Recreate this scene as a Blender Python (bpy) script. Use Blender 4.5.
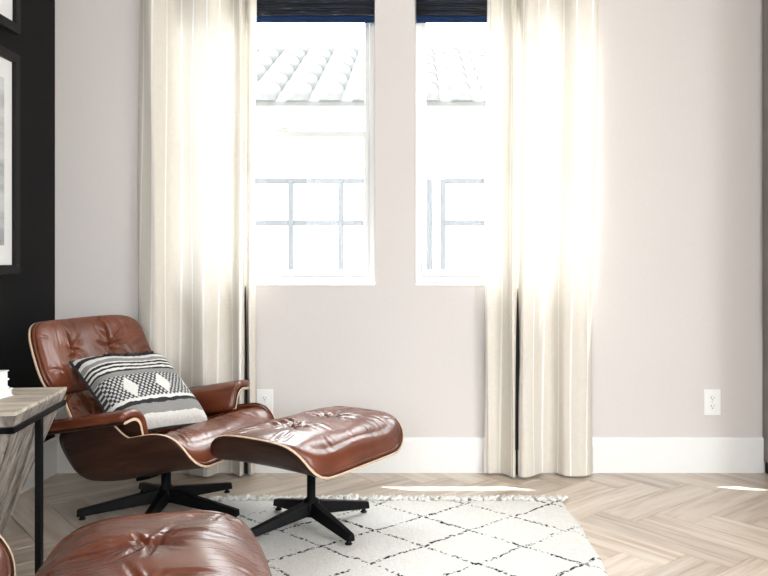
import bpy, bmesh, math, random
from mathutils import Vector, Matrix

# ------------------------------------------------------------------ clear
for o in list(bpy.data.objects):
    bpy.data.objects.remove(o, do_unlink=True)
scene = bpy.context.scene
C = scene.collection
PI = math.pi
R = math.radians

# ------------------------------------------------------------------ camera
F, VX, VY, CZ, D = 760.0, 415.0, 262.0, 1.05, 3.8     # focal (px), vanishing point (px), eye height, wall distance
cam = bpy.data.cameras.new('camera')
cam.sensor_fit = 'HORIZONTAL'
cam.sensor_width = 36.0
cam.lens = 36.0 * F / 768.0
cam.shift_x = -(VX - 384.0) / 768.0
cam.shift_y = -(288.0 - VY) / 768.0
cam.clip_start = 0.05
camo = bpy.data.objects.new('camera', cam)
C.objects.link(camo)
camo.location = (0, 0, CZ)
camo.rotation_euler = (PI / 2, 0, 0)
scene.camera = camo

# ------------------------------------------------------------------ world, sun, window daylight, exposure
SKY = 18.0
world = bpy.data.worlds.new('sky')
scene.world = world
world.use_nodes = True
bg = world.node_tree.nodes['Background']
bg.inputs['Color'].default_value = (0.93, 0.97, 1.0, 1)
# bright hazy sky, three times brighter overhead than at the horizon (CIE overcast distribution)
wt = world.node_tree
geo = wt.nodes.new('ShaderNodeTexCoord')
sxyz = wt.nodes.new('ShaderNodeSeparateXYZ')
wt.links.new(geo.outputs['Generated'], sxyz.inputs[0])
zpos = wt.nodes.new('ShaderNodeMath')
zpos.operation = 'MAXIMUM'
zpos.inputs[1].default_value = 0.0
wt.links.new(sxyz.outputs[2], zpos.inputs[0])
lum = wt.nodes.new('ShaderNodeMath')
lum.operation = 'MULTIPLY_ADD'
lum.inputs[1].default_value = 2.0 * SKY / 3.0
lum.inputs[2].default_value = SKY / 3.0
wt.links.new(zpos.outputs[0], lum.inputs[0])
wt.links.new(lum.outputs[0], bg.inputs['Strength'])

sun = bpy.data.lights.new('sun', 'SUN')
sun.energy = 22.0
sun.angle = R(0.5)
sun.color = (1.0, 0.98, 0.94)
suno = bpy.data.objects.new('sun', sun)
C.objects.link(suno)
SUN_DIR = Vector((0.66, -0.262, -1.0)).normalized()
suno.rotation_euler = SUN_DIR.to_track_quat('-Z', 'Y').to_euler()
suno.location = (-4, 6, 8)


# unseen openings assumed in the other walls, sized for fill daylight: portals only guide the sky's light, they add none
XL, XR, YB, YF, ZC = -1.8, 2.7, -2.6, D, 3.1
SIDE_OPENING = (-0.9, 1.3, 0.02, 2.45)               # unseen opening in the right-hand wall (y0, y1, z0, z1)
REAR = (-1.5, 1.9, 0.8, 2.6)              # unseen opening in the rear wall (x0, x1, z0, z1)


def portal(name, loc, rot, sx, sy):
    l = bpy.data.lights.new(name, 'AREA')
    l.shape = 'RECTANGLE'
    l.size, l.size_y = sx, sy
    l.cycles.is_portal = True
    o = bpy.data.objects.new(name, l)
    C.objects.link(o)
    o.location = loc
    o.rotation_euler = rot
    return o


portal('sky_portal_side', (XR + 0.1, (SIDE_OPENING[0] + SIDE_OPENING[1]) / 2, (SIDE_OPENING[2] + SIDE_OPENING[3]) / 2), (0, R(90), 0), SIDE_OPENING[3] - SIDE_OPENING[2], SIDE_OPENING[1] - SIDE_OPENING[0])
portal('sky_portal_rear', ((REAR[0] + REAR[1]) / 2, YB - 0.1, (REAR[2] + REAR[3]) / 2), (R(90), 0, 0), REAR[1] - REAR[0], REAR[3] - REAR[2])
for xa_, xb_ in ((-1.20, -0.20), (0.0, 0.885)):
    portal('sky_portal_window', ((xa_ + xb_) / 2, YF + 0.17, 1.74), (R(-90), 0, 0), xb_ - xa_, 1.62)

scene.view_settings.view_transform = 'Standard'
scene.view_settings.look = 'None'
scene.view_settings.exposure = 0.14
scene.view_settings.gamma = 1.0
scene.view_settings.use_curve_mapping = False

random.seed(11)


# ------------------------------------------------------------------ helpers
def mesh_obj(name, bm, mats, parent=None, smooth=False, loc=None, rot=None):
    me = bpy.data.meshes.new(name)
    bm.normal_update()
    bm.to_mesh(me)
    bm.free()
    if not isinstance(mats, (list, tuple)):
        mats = [mats]
    for m in mats:
        me.materials.append(m)
    if smooth:
        for p in me.polygons:
            p.use_smooth = True
    o = bpy.data.objects.new(name, me)
    C.objects.link(o)
    if parent:
        o.parent = parent
    if loc is not None:
        o.location = loc
    if rot is not None:
        o.rotation_euler = rot
    return o


def thing(name, label, cat, loc=(0, 0, 0), rotz=0, group=None):
    o = bpy.data.objects.new(name, None)
    o.empty_display_size = 0.05
    C.objects.link(o)
    o.location = loc
    o.rotation_euler = (0, 0, rotz)
    tag(o, label, cat, group)
    return o


def tag(o, label=None, cat=None, group=None, kind=None):
    if label:
        o['label'] = label
    if cat:
        o['category'] = cat
    if group:
        o['group'] = group
    if kind:
        o['kind'] = kind
    return o


def box(bm, x0, x1, y0, y1, z0, z1, bev=0.0, M=None, seg=2):
    v = [bm.verts.new(c) for c in ((x0, y0, z0), (x1, y0, z0), (x1, y1, z0), (x0, y1, z0),
                                   (x0, y0, z1), (x1, y0, z1), (x1, y1, z1), (x0, y1, z1))]
    fs = [bm.faces.new([v[i] for i in q]) for q in ((0, 3, 2, 1), (4, 5, 6, 7), (0, 1, 5, 4),
                                                    (1, 2, 6, 5), (2, 3, 7, 6), (3, 0, 4, 7))]
    allv = v
    if bev > 0:
        es = list({e for f in fs for e in f.edges})
        r = bmesh.ops.bevel(bm, geom=es, offset=bev, segments=seg, affect='EDGES', profile=0.5)
        allv = list({w for f in r['faces'] for w in f.verts} | {w for w in v if w.is_valid})
    if M is not None:
        for w in allv:
            w.co = M @ w.co
    return allv


def newbox(*a, **k):
    bm = bmesh.new()
    box(bm, *a, **k)
    return bm


def hexa(pts, bev=0.0):
    """box from 8 points (bottom 4 ccw, top 4 ccw)"""
    bm = bmesh.new()
    v = [bm.verts.new(p) for p in pts]
    fs = [bm.faces.new([v[i] for i in q]) for q in ((0, 3, 2, 1), (4, 5, 6, 7), (0, 1, 5, 4),
                                                    (1, 2, 6, 5), (2, 3, 7, 6), (3, 0, 4, 7))]
    bmesh.ops.recalc_face_normals(bm, faces=fs)
    if bev > 0:
        bmesh.ops.bevel(bm, geom=list(bm.edges), offset=bev, segments=2, affect='EDGES', profile=0.5)
    return bm


def tube(bm, pts, r, n=8, closed=False):
    pts = [Vector(p) for p in pts]
    rings = []
    N = len(pts)
    up = Vector((0, 0, 1))
    for i, p in enumerate(pts):
        a = pts[(i - 1) % N] if (closed or i > 0) else p
        b = pts[(i + 1) % N] if (closed or i < N - 1) else p
        t = (b - a).normalized()
        u = up if abs(t.dot(up)) < 0.95 else Vector((1, 0, 0))
        s = t.cross(u).normalized()
        w = s.cross(t)
        rr = r[i] if isinstance(r, (list, tuple)) else r
        rings.append([bm.verts.new(p + s * math.cos(2 * PI * k / n) * rr + w * math.sin(2 * PI * k / n) * rr)
                      for k in range(n)])
    for i in range(N if closed else N - 1):
        A, B = rings[i], rings[(i + 1) % N]
        for k in range(n):
            bm.faces.new((A[k], A[(k + 1) % n], B[(k + 1) % n], B[k]))
    if not closed:
        bm.faces.new(list(reversed(rings[0])))
        bm.faces.new(rings[-1])


def lathe(bm, prof, n=24, M=None):
    rings = []
    new = []
    for (r, z) in prof:
        if r < 1e-6:
            w = bm.verts.new((0, 0, z))
            rings.append([w])
            new.append(w)
        else:
            ring = [bm.verts.new((r * math.cos(2 * PI * k / n), r * math.sin(2 * PI * k / n), z)) for k in range(n)]
            rings.append(ring)
            new += ring
    for A, B in zip(rings, rings[1:]):
        for k in range(n):
            k2 = (k + 1) % n
            if len(A) == 1 and len(B) == 1:
                continue
            if len(A) == 1:
                bm.faces.new((A[0], B[k2], B[k]))
            elif len(B) == 1:
                bm.faces.new((A[k], A[k2], B[0]))
            else:
                bm.faces.new((A[k], A[k2], B[k2], B[k]))
    bmesh.ops.recalc_face_normals(bm, faces=list({f for v in new for f in v.link_faces}))
    if M is not None:
        for w in new:
            w.co = M @ w.co


def copy_tree(o, parent=None):
    c = o.copy()
    C.objects.link(c)
    c.parent = parent
    for ch in list(o.children):
        copy_tree(ch, c)
    return c


def sstep(a, b, x):
    t = max(0.0, min(1.0, (x - a) / (b - a)))
    return t * t * (3 - 2 * t)


# ------------------------------------------------------------------ materials
class NT:
    def __init__(self, name):
        self.m = bpy.data.materials.new(name)
        self.m.use_nodes = True
        self.t = self.m.node_tree
        self.b = self.t.nodes['Principled BSDF']
        self.out = self.t.nodes['Material Output']

    def n(self, kind, **kw):
        nd = self.t.nodes.new(kind)
        for k, v in kw.items():
            setattr(nd, k, v)
        return nd

    def l(self, a, b):
        self.t.links.new(a, b)

    def set(self, **kw):
        for k, v in kw.items():
            self.b.inputs[k.replace('_', ' ')].default_value = v
        return self

    def val(self, x, sock):
        if isinstance(x, (int, float)):
            sock.default_value = x
        else:
            self.l(x, sock)

    def math(self, op, a, b=None, c=None, clamp=False):
        nd = self.n('ShaderNodeMath', operation=op, use_clamp=clamp)
        self.val(a, nd.inputs[0])
        if b is not None:
            self.val(b, nd.inputs[1])
        if c is not None:
            self.val(c, nd.inputs[2])
        return nd.outputs[0]

    def mix(self, fac, a, b, blend='MIX'):
        nd = self.n('ShaderNodeMix', data_type='RGBA', blend_type=blend)
        self.val(fac, nd.inputs[0])
        for x, s in ((a, nd.inputs[6]), (b, nd.inputs[7])):
            if isinstance(x, (tuple, list)):
                s.default_value = tuple(x) + ((1,) if len(x) == 3 else ())
            else:
                self.l(x, s)
        return nd.outputs[2]

    def noise(self, scale, detail=3, rough=0.5, vec=None, dist=0.0):
        nd = self.n('ShaderNodeTexNoise')
        nd.inputs['Scale'].default_value = scale
        nd.inputs['Detail'].default_value = detail
        nd.inputs['Roughness'].default_value = rough
        nd.inputs['Distortion'].default_value = dist
        if vec is not None:
            self.l(vec, nd.inputs['Vector'])
        return nd.outputs['Fac']

    def ramp(self, fac, stops, interp='LINEAR'):
        nd = self.n('ShaderNodeValToRGB')
        nd.color_ramp.interpolation = interp
        el = nd.color_ramp.elements
        while len(el) < len(stops):
            el.new(0.5)
        for e, (p, c) in zip(el, stops):
            e.position = p
            e.color = tuple(c) + ((1,) if len(c) == 3 else ())
        self.l(fac, nd.inputs[0])
        return nd.outputs[0]

    def coord(self, which='Object', scale=None, rnd=False):
        tc = self.n('ShaderNodeTexCoord')
        v = tc.outputs[which]
        if rnd:
            oi = self.n('ShaderNodeObjectInfo')
            ad = self.n('ShaderNodeVectorMath', operation='MULTIPLY_ADD')
            cb = self.n('ShaderNodeCombineXYZ')
            for i in range(3):
                self.l(oi.outputs['Random'], cb.inputs[i])
            self.l(cb.outputs[0], ad.inputs[0])
            ad.inputs[1].default_value = (37.0, 53.0, 11.0)
            self.l(v, ad.inputs[2])
            v = ad.outputs[0]
        if scale:
            mp = self.n('ShaderNodeMapping')
            mp.inputs['Scale'].default_value = scale
            self.l(v, mp.inputs['Vector'])
            v = mp.outputs[0]
        return v

    def bump(self, h, strength=0.3, dist=0.01):
        nd = self.n('ShaderNodeBump')
        nd.inputs['Strength'].default_value = strength
        nd.inputs['Distance'].default_value = dist
        self.l(h, nd.inputs['Height'])
        self.l(nd.outputs[0], self.b.inputs['Normal'])

    def color(self, c):
        self.l(c, self.b.inputs['Base Color'])


def plain(name, col, rough=0.5, metal=0.0, var=0.06, scale=20, bump=0.0):
    N = NT(name).set(Roughness=rough, Metallic=metal)
    f = N.noise(scale, 4, 0.6, N.coord('Object'))
    a = tuple(c * (1 - var) for c in col)
    b = tuple(min(1, c * (1 + var)) for c in col)
    N.color(N.ramp(f, [(0.3, a), (0.7, b)]))
    if bump:
        N.bump(f, bump, 0.002)
    return N.m


M_wall = plain('warm_white_wall_paint', (0.672, 0.632, 0.609), 0.75, var=0.015, scale=60, bump=0.05)
M_black = plain('black_wall_paint', (0.0075, 0.0072, 0.0075), 0.7, var=0.05, scale=60, bump=0.05)
M_black.node_tree.nodes['Principled BSDF'].inputs['Specular IOR Level'].default_value = 0.15
M_ceil = plain('ceiling_paint', (0.82, 0.81, 0.79), 0.85, var=0.02)
M_trim = plain('white_trim_paint', (0.86, 0.855, 0.84), 0.4, var=0.01)
M_vinyl = plain('white_window_vinyl', (0.74, 0.74, 0.73), 0.35, var=0.01)
M_steel = plain('black_powder_coated_metal', (0.0045, 0.0045, 0.005), 0.42, metal=0.0, var=0.1)
M_steel.node_tree.nodes['Principled BSDF'].inputs['Specular IOR Level'].default_value = 0.12
M_plastic = plain('white_outlet_plastic', (0.85, 0.85, 0.83), 0.3, var=0.01)
M_dark = plain('dark_slot', (0.02, 0.02, 0.02), 0.7)
M_screw = plain('screw_metal', (0.6, 0.6, 0.58), 0.35, metal=0.8)
M_stucco = plain('exterior_stucco', (0.8, 0.78, 0.74), 0.9, var=0.05, scale=40, bump=0.3)
M_tile = plain('pale_clay_roof_tile', (0.10, 0.099, 0.097), 0.9, var=0.1, scale=15)
M_rail = plain('grey_painted_fence_metal', (0.072, 0.077, 0.085), 0.6, var=0.03)
M_ground = plain('pale_concrete', (0.55, 0.54, 0.52), 0.9, var=0.06, scale=5)
M_page = plain('book_pages', (0.8, 0.79, 0.76), 0.8, var=0.04)
M_cover = plain('white_book_cover', (0.82, 0.82, 0.81), 0.4, var=0.01)
M_frame = plain('black_frame_wood', (0.007, 0.0062, 0.006), 0.45, var=0.15)
M_frame.node_tree.nodes['Principled BSDF'].inputs['Specular IOR Level'].default_value = 0.2
M_mat = plain('white_picture_mat', (0.80, 0.80, 0.79), 0.85, var=0.01)
M_ply = plain('pale_plywood_edge', (0.62, 0.44, 0.30), 0.5, var=0.15, scale=80)
M_button = plain('leather_button', (0.17, 0.055, 0.03), 0.35)
M_fringe = plain('ivory_wool_fringe', (0.78, 0.76, 0.72), 0.95, var=0.06, scale=80, bump=0.3)

# clear window glass
N = NT('window_glass')
g = N.n('ShaderNodeBsdfGlossy')
g.inputs['Roughness'].default_value = 0.02
tr = N.n('ShaderNodeBsdfTransparent')
tr.inputs['Color'].default_value = (0.97, 0.985, 0.98, 1)
lw = N.n('ShaderNodeLayerWeight')
lw.inputs['Blend'].default_value = 0.5
fr_fac = N.math('ADD', 0.012, N.math('MULTIPLY', N.math('POWER', lw.outputs['Facing'], 5.0), 0.45))
mx = N.n('ShaderNodeMixShader')
N.l(fr_fac, mx.inputs[0])
N.l(tr.outputs[0], mx.inputs[1])
N.l(g.outputs[0], mx.inputs[2])
N.l(mx.outputs[0], N.out.inputs['Surface'])
M_glass = N.m


# leather
def leather(name, dark, mid, light):
    N = NT(name).set(Roughness=0.36)
    co = N.coord('Object')
    big = N.noise(6, 2, 0.5, co)
    N.color(N.ramp(big, [(0.28, dark), (0.52, mid), (0.8, light)]))
    fine = N.noise(45, 5, 0.65, co)
    h = N.noise(160, 3, 0.6, co)
    N.set(Roughness=0.27)
    N.bump(N.noise(1.0, 4, 0.6, N.coord('Object', (9, 55, 55)), 0.4), 0.28, 0.006)
    N.set(Coat_Weight=0.12, Coat_Roughness=0.28)
    return N.m


M_leather = leather('cognac_leather', (0.092, 0.022, 0.0095), (0.135, 0.034, 0.0145), (0.185, 0.052, 0.023))


# walnut veneer
def wood(name, stops, scale, rough=0.4, rnd=False, bump=0.08, fine=1.0):
    N = NT(name).set(Roughness=rough)
    v = N.coord('Object', scale, rnd)
    a = N.noise(1.0, 5, 0.6, v, 0.6)
    v2 = N.coord('Object', tuple(s * 4 for s in scale), rnd)
    b = N.noise(1.0, 4, 0.7, v2)
    f = N.math('ADD', N.math('MULTIPLY', a, 0.72), N.math('MULTIPLY', b, 0.28 * fine))
    N.color(N.ramp(f, stops))
    N.bump(b, bump, 0.002)
    return N


M_walnut = wood('walnut_veneer', [(0.35, (0.016, 0.006, 0.004)), (0.5, (0.032, 0.0125, 0.0075)),
                                  (0.68, (0.055, 0.024, 0.014))], (3, 22, 22), 0.33).m
M_reclaimed = wood('weathered_table_wood', [(0.30, (0.14, 0.11, 0.09)), (0.48, (0.38, 0.32, 0.26)),
                                            (0.66, (0.62, 0.55, 0.46))], (3, 28, 28), 0.55, rnd=True, bump=0.3).m
M_reclaimed_v = wood('weathered_table_board', [(0.34, (0.06, 0.05, 0.043)), (0.48, (0.20, 0.17, 0.145)),
                                               (0.66, (0.42, 0.375, 0.32))], (28, 28, 3), 0.6, rnd=True, bump=0.3).m
M_cabinet = wood('grey_brown_cabinet_wood', [(0.3, (0.13, 0.105, 0.10)), (0.5, (0.19, 0.16, 0.15)),
                                             (0.7, (0.25, 0.215, 0.205))], (20, 20, 1.5), 0.5).m
M_walnut.node_tree.nodes['Principled BSDF'].inputs['Specular IOR Level'].default_value = 0.22

# floor planks: whitewashed oak, each plank a little different
N = wood('whitewashed_oak_plank', [(0.36, (0.43, 0.325, 0.235)), (0.5, (0.61, 0.51, 0.415)),
                                   (0.68, (0.75, 0.67, 0.58))], (1.3, 17, 17), 0.28, rnd=True, bump=0.06)
oi = N.n('ShaderNodeObjectInfo')
hs = N.n('ShaderNodeHueSaturation')
N.l(N.math('ADD', 0.84, N.math('MULTIPLY', oi.outputs['Random'], 0.26)), hs.inputs['Value'])
lk = N.b.inputs['Base Color'].links[0]
src = lk.from_socket
N.t.links.remove(lk)
N.l(src, hs.inputs['Color'])
N.color(hs.outputs[0])
M_plank = N.m
M_sub = plain('subfloor', (0.10, 0.075, 0.055), 0.9)

# curtain linen with thin white stripes, lets daylight through
N = NT('striped_linen')
uv = N.n('ShaderNodeUVMap')
sp = N.n('ShaderNodeSeparateXYZ')
N.l(uv.outputs[0], sp.inputs[0])
fx = N.math('FRACT', N.math('MULTIPLY', sp.outputs[0], 1.0 / 0.082))
stripe = N.math('LESS_THAN', N.math('ABSOLUTE', N.math('SUBTRACT', fx, 0.5)), 0.055)
wv = N.coord('UV', (260, 18, 1))
wv2 = N.coord('UV', (22, 300, 1))
slub = N.math('ADD', N.math('MULTIPLY', N.noise(1, 3, 0.6, wv), 0.5), N.math('MULTIPLY', N.noise(1, 3, 0.6, wv2), 0.5))
base = N.ramp(slub, [(0.3, (0.70, 0.645, 0.565)), (0.7, (0.82, 0.77, 0.695))])
col = N.mix(stripe, base, (0.95, 0.935, 0.90))
df = N.n('ShaderNodeBsdfDiffuse')
tl = N.n('ShaderNodeBsdfTranslucent')
mx = N.n('ShaderNodeMixShader')
mx.inputs[0].default_value = 0.13
N.l(col, df.inputs['Color'])
N.l(N.mix(0.55, col, (0.86, 0.85, 0.83)), tl.inputs['Color'])
N.l(df.outputs[0], mx.inputs[1])
N.l(tl.outputs[0], mx.inputs[2])
N.l(mx.outputs[0], N.out.inputs['Surface'])
M_linen = N.m

M_slit_shadow = plain('painted_slit_shadow', (0.012, 0.011, 0.010), 0.9, var=0.1)  # near-black colour standing in for shadow in the curtain slits

# navy woven shade
N = NT('navy_woven_reed').set(Roughness=0.6)
f = N.noise(1.0, 4, 0.6, N.coord('Object', (9, 60, 160)))
N.color(N.ramp(f, [(0.45, (0.004, 0.005, 0.010)), (0.64, (0.014, 0.018, 0.034)), (0.76, (0.20, 0.22, 0.26))]))
M_shade = N.m
N = NT('navy_shade_hem')
df = N.n('ShaderNodeBsdfDiffuse')
tl = N.n('ShaderNodeBsdfTranslucent')
df.inputs['Color'].default_value = (0.03, 0.06, 0.14, 1)
tl.inputs['Color'].default_value = (0.035, 0.075, 0.17, 1)
mx = N.n('ShaderNodeMixShader')
mx.inputs[0].default_value = 0.5
N.l(df.outputs[0], mx.inputs[1])
N.l(tl.outputs[0], mx.inputs[2])
N.l(mx.outputs[0], N.out.inputs['Surface'])
M_hem = N.m

# rug: ivory wool, broken black diamond lattice
N = NT('ivory_berber_wool').set(Roughness=0.95)
tc = N.coord('Object')
wob = N.n('ShaderNodeTexNoise')
wob.inputs['Scale'].default_value = 9
wob.inputs['Detail'].default_value = 3
N.l(tc, wob.inputs['Vector'])
va = N.n('ShaderNodeVectorMath', operation='MULTIPLY_ADD')
N.l(wob.outputs['Color'], va.inputs[0])
va.inputs[1].default_value = (0.045, 0.045, 0)
N.l(tc, va.inputs[2])
s = N.n('ShaderNodeSeparateXYZ')
N.l(va.outputs[0], s.inputs[0])
ux = N.math('DIVIDE', N.math('SUBTRACT', s.outputs[0], 0.03 + 0.0225), 0.37)
wy = N.math('DIVIDE', N.math('SUBTRACT', s.outputs[1], 3.105 + 0.0225), 0.325)


def linedist(v):
    return N.math('ABSOLUTE', N.math('SUBTRACT', N.math('FRACT', N.math('ADD', v, 0.5)), 0.5))


d = N.math('MINIMUM', linedist(N.math('ADD', ux, wy)), linedist(N.math('SUBTRACT', ux, wy)))
dash = N.noise(78, 2, 0.6, tc)
patch = N.noise(4.5, 2, 0.5, tc)
line = N.math('LESS_THAN', d, 0.028)
gate = N.math('GREATER_THAN', N.math('ADD', dash, N.math('MULTIPLY', N.math('SUBTRACT', patch, 0.5), 0.35)), 0.515)
mask = N.math('MULTIPLY', line, gate)
pile = N.noise(120, 4, 0.7, tc)
wool = N.ramp(pile, [(0.25, (0.72, 0.69, 0.64)), (0.6, (0.90, 0.88, 0.84))])
N.color(N.mix(mask, wool, (0.02, 0.019, 0.022)))
N.bump(pile, 0.7, 0.012)
M_rug = N.m

# throw pillow: knitted bands read from the UV map (u across, v from bottom to top)
N = NT('black_and_ivory_knit').set(Roughness=0.95)
uv = N.n('ShaderNodeUVMap')
sp = N.n('ShaderNodeSeparateXYZ')
N.l(uv.outputs[0], sp.inputs[0])
U, V = sp.outputs[0], sp.outputs[1]
wv = N.noise(14, 2, 0.5, uv.outputs[0])
Vw = N.math('ADD', V, N.math('MULTIPLY', N.math('SUBTRACT', wv, 0.5), 0.035))
K, W, G, H = (0.015, 0.015, 0.016), (0.76, 0.74, 0.70), (0.20, 0.19, 0.185), (0.27, 0.26, 0.25)
bands = N.ramp(Vw, [(0.0, W), (0.08, H), (0.19, K), (0.235, W), (0.275, G), (0.575, H), (0.63, K), (0.655, W), (0.68, K),
                    (0.705, W), (0.73, K), (0.755, W), (0.775, H), (0.825, W), (0.875, K), (0.93, W)], 'CONSTANT')
# stitch pattern inside the wide band
su = N.math('FRACT', N.math('MULTIPLY', U, 26))
row = N.math('FLOOR', N.math('MULTIPLY', Vw, 34))
su2 = N.math('FRACT', N.math('ADD', N.math('MULTIPLY', U, 22), N.math('MULTIPLY', row, 0.5)))
sv = N.math('FRACT', N.math('MULTIPLY', Vw, 34))
st = N.math('MULTIPLY', N.math('GREATER_THAN', su2, 0.48), N.math('GREATER_THAN', sv, 0.22))
knit = N.mix(st, (0.035, 0.034, 0.036), (0.62, 0.61, 0.59))
inband = N.math('MULTIPLY', N.math('GREATER_THAN', Vw, 0.275), N.math('LESS_THAN', Vw, 0.575))
c1 = N.mix(inband, bands, knit)
du = N.math('ABSOLUTE', N.math('SUBTRACT', N.math('FRACT', N.math('MULTIPLY', N.math('SUBTRACT', U, 0.10), 2.9)), 0.5))
dv = N.math('ABSOLUTE', N.math('SUBTRACT', Vw, 0.425))
dia = N.math('LESS_THAN', N.math('ADD', N.math('MULTIPLY', du, 0.62), dv), 0.14)
c2 = N.mix(dia, c1, W)
fz = N.noise(70, 3, 0.6, uv.outputs[0])
c3 = N.mix(0.35, c2, N.ramp(fz, [(0.3, (0.35, 0.35, 0.35)), (0.7, (1, 1, 1))]), 'MULTIPLY')
N.color(c3)
N.bump(N.math('ADD', fz, N.math('MULTIPLY', st, N.math('MULTIPLY', inband, 0.6))), 0.6, 0.008)
M_pillow = N.m
M_pillow_back = plain('black_pillow_back', (0.016, 0.016, 0.017), 0.9, var=0.2, scale=60, bump=0.3)

# grey landscape print in the frames
N = NT('grey_photographic_print').set(Roughness=0.6)
v = N.coord('Object', (1, 1.2, 5.0))
f = N.noise(2.2, 6, 0.6, v, 0.4)
N.color(N.ramp(f, [(0.25, (0.22, 0.225, 0.23)), (0.5, (0.50, 0.505, 0.51)), (0.75, (0.72, 0.72, 0.72))]))
M_print = N.m

# ================================================================== THE ROOM
def struct(o):
    o['kind'] = 'structure'
    return o


def at(px, py, Y):
    """point of the photograph's pixel at depth Y"""
    return Vector(((px - VX) * Y / F, Y, CZ + (VY - py) * Y / F))


WT = 0.16                                   # outer wall thickness
WIN = [(-1.20, -0.20), (0.0, 0.885)]         # window openings in the back wall
ZS, ZT = 0.93, 2.55                         # sill and head heights


def wall_with_holes(name, mat, axis, pos, thick, a0, a1, z0, z1, holes):
    """wall lying along x (axis 'x') or y; holes = (a0, a1, z0, z1)"""
    bm = bmesh.new()
    cuts = sorted({a0, a1} | {h[0] for h in holes} | {h[1] for h in holes})
    zc = sorted({z0, z1} | {h[2] for h in holes} | {h[3] for h in holes})
    for i in range(len(cuts) - 1):
        for j in range(len(zc) - 1):
            ca, cz = (cuts[i] + cuts[i + 1]) / 2, (zc[j] + zc[j + 1]) / 2
            if any(h[0] < ca < h[1] and h[2] < cz < h[3] for h in holes):
                continue
            lo, hi = min(pos, pos + thick), max(pos, pos + thick)
            if axis == 'x':
                box(bm, cuts[i], cuts[i + 1], lo, hi, zc[j], zc[j + 1])
            else:
                box(bm, lo, hi, cuts[i], cuts[i + 1], zc[j], zc[j + 1])
    bmesh.ops.remove_doubles(bm, verts=bm.verts, dist=1e-5)
    seen = {}
    for f in list(bm.faces):                # drop the inner faces between neighbouring blocks
        k = tuple(sorted(v.index for v in f.verts))
        seen.setdefault(tuple(round(c, 4) for c in f.calc_center_median()), []).append(f)
    bmesh.ops.delete(bm, geom=[f for fs in seen.values() if len(fs) > 1 for f in fs], context='FACES_ONLY')
    return struct(mesh_obj(name, bm, mat))


wall_with_holes('wall_back', M_wall, 'x', YF, WT, XL - WT, XR + WT, -0.05, ZC, [(a, b, ZS, ZT) for a, b in WIN])
struct(mesh_obj('wall_left', newbox(XL - WT, XL, YB, YF, -0.05, ZC), M_black))
wall_with_holes('wall_right', M_wall, 'y', XR, WT, YB, YF, -0.05, ZC, [SIDE_OPENING])
wall_with_holes('wall_rear', M_wall, 'x', YB - WT, WT, XL - WT, XR + WT, -0.05, ZC, [REAR])
struct(mesh_obj('ceiling', newbox(XL - WT, XR + WT, YB - WT, YF + WT, ZC, ZC + 0.12), M_ceil))

# --- floor: herringbone planks, each its own piece
floor = struct(mesh_obj('floor', newbox(XL, XR, YB, YF, -0.05, -0.012), M_sub))
PW, K = 0.16, 4
ang = R(40)
e1 = Vector((math.cos(ang), math.sin(ang)))
e2 = Vector((math.sin(ang), -math.cos(ang)))
org = Vector((0.79, 3.2))


def clip_poly(poly, x0, x1, y0, y1):
    for ax, lim, sgn in ((0, x0, 1), (0, x1, -1), (1, y0, 1), (1, y1, -1)):
        out = []
        for i in range(len(poly)):
            a, b = poly[i - 1], poly[i]
            da, db = (a[ax] - lim) * sgn, (b[ax] - lim) * sgn
            if da >= 0 and db >= 0:
                out.append(b)
            elif da >= 0 > db or db >= 0 > da:
                out.append(a + (b - a) * (da / (da - db)))
                if db >= 0:
                    out.append(b)
        poly = out
        if len(poly) < 3:
            return []
    return poly


def prism(poly, z0, z1, bev=0.0016):
    bm = bmesh.new()
    lo = [bm.verts.new((p[0], p[1], z0)) for p in poly]
    hi = [bm.verts.new((p[0], p[1], z1 - bev)) for p in poly]
    c = sum((Vector((p[0], p[1], 0)) for p in poly), Vector()) / len(poly)
    top = []
    for p in poly:
        dv = Vector((p[0], p[1], 0)) - c
        k = max(0.0, 1 - 1.3 * bev / max(0.02, dv.length))
        q = c + dv * k
        top.append(bm.verts.new((q.x, q.y, z1)))
    n = len(poly)
    for i in range(n):
        j = (i + 1) % n
        bm.faces.new((lo[i], lo[j], hi[j], hi[i]))
        bm.faces.new((hi[i], hi[j], top[j], top[i]))
    bm.faces.new(top)
    bm.faces.new(list(reversed(lo)))
    bmesh.ops.recalc_face_normals(bm, faces=list(bm.faces))
    return bm


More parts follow.
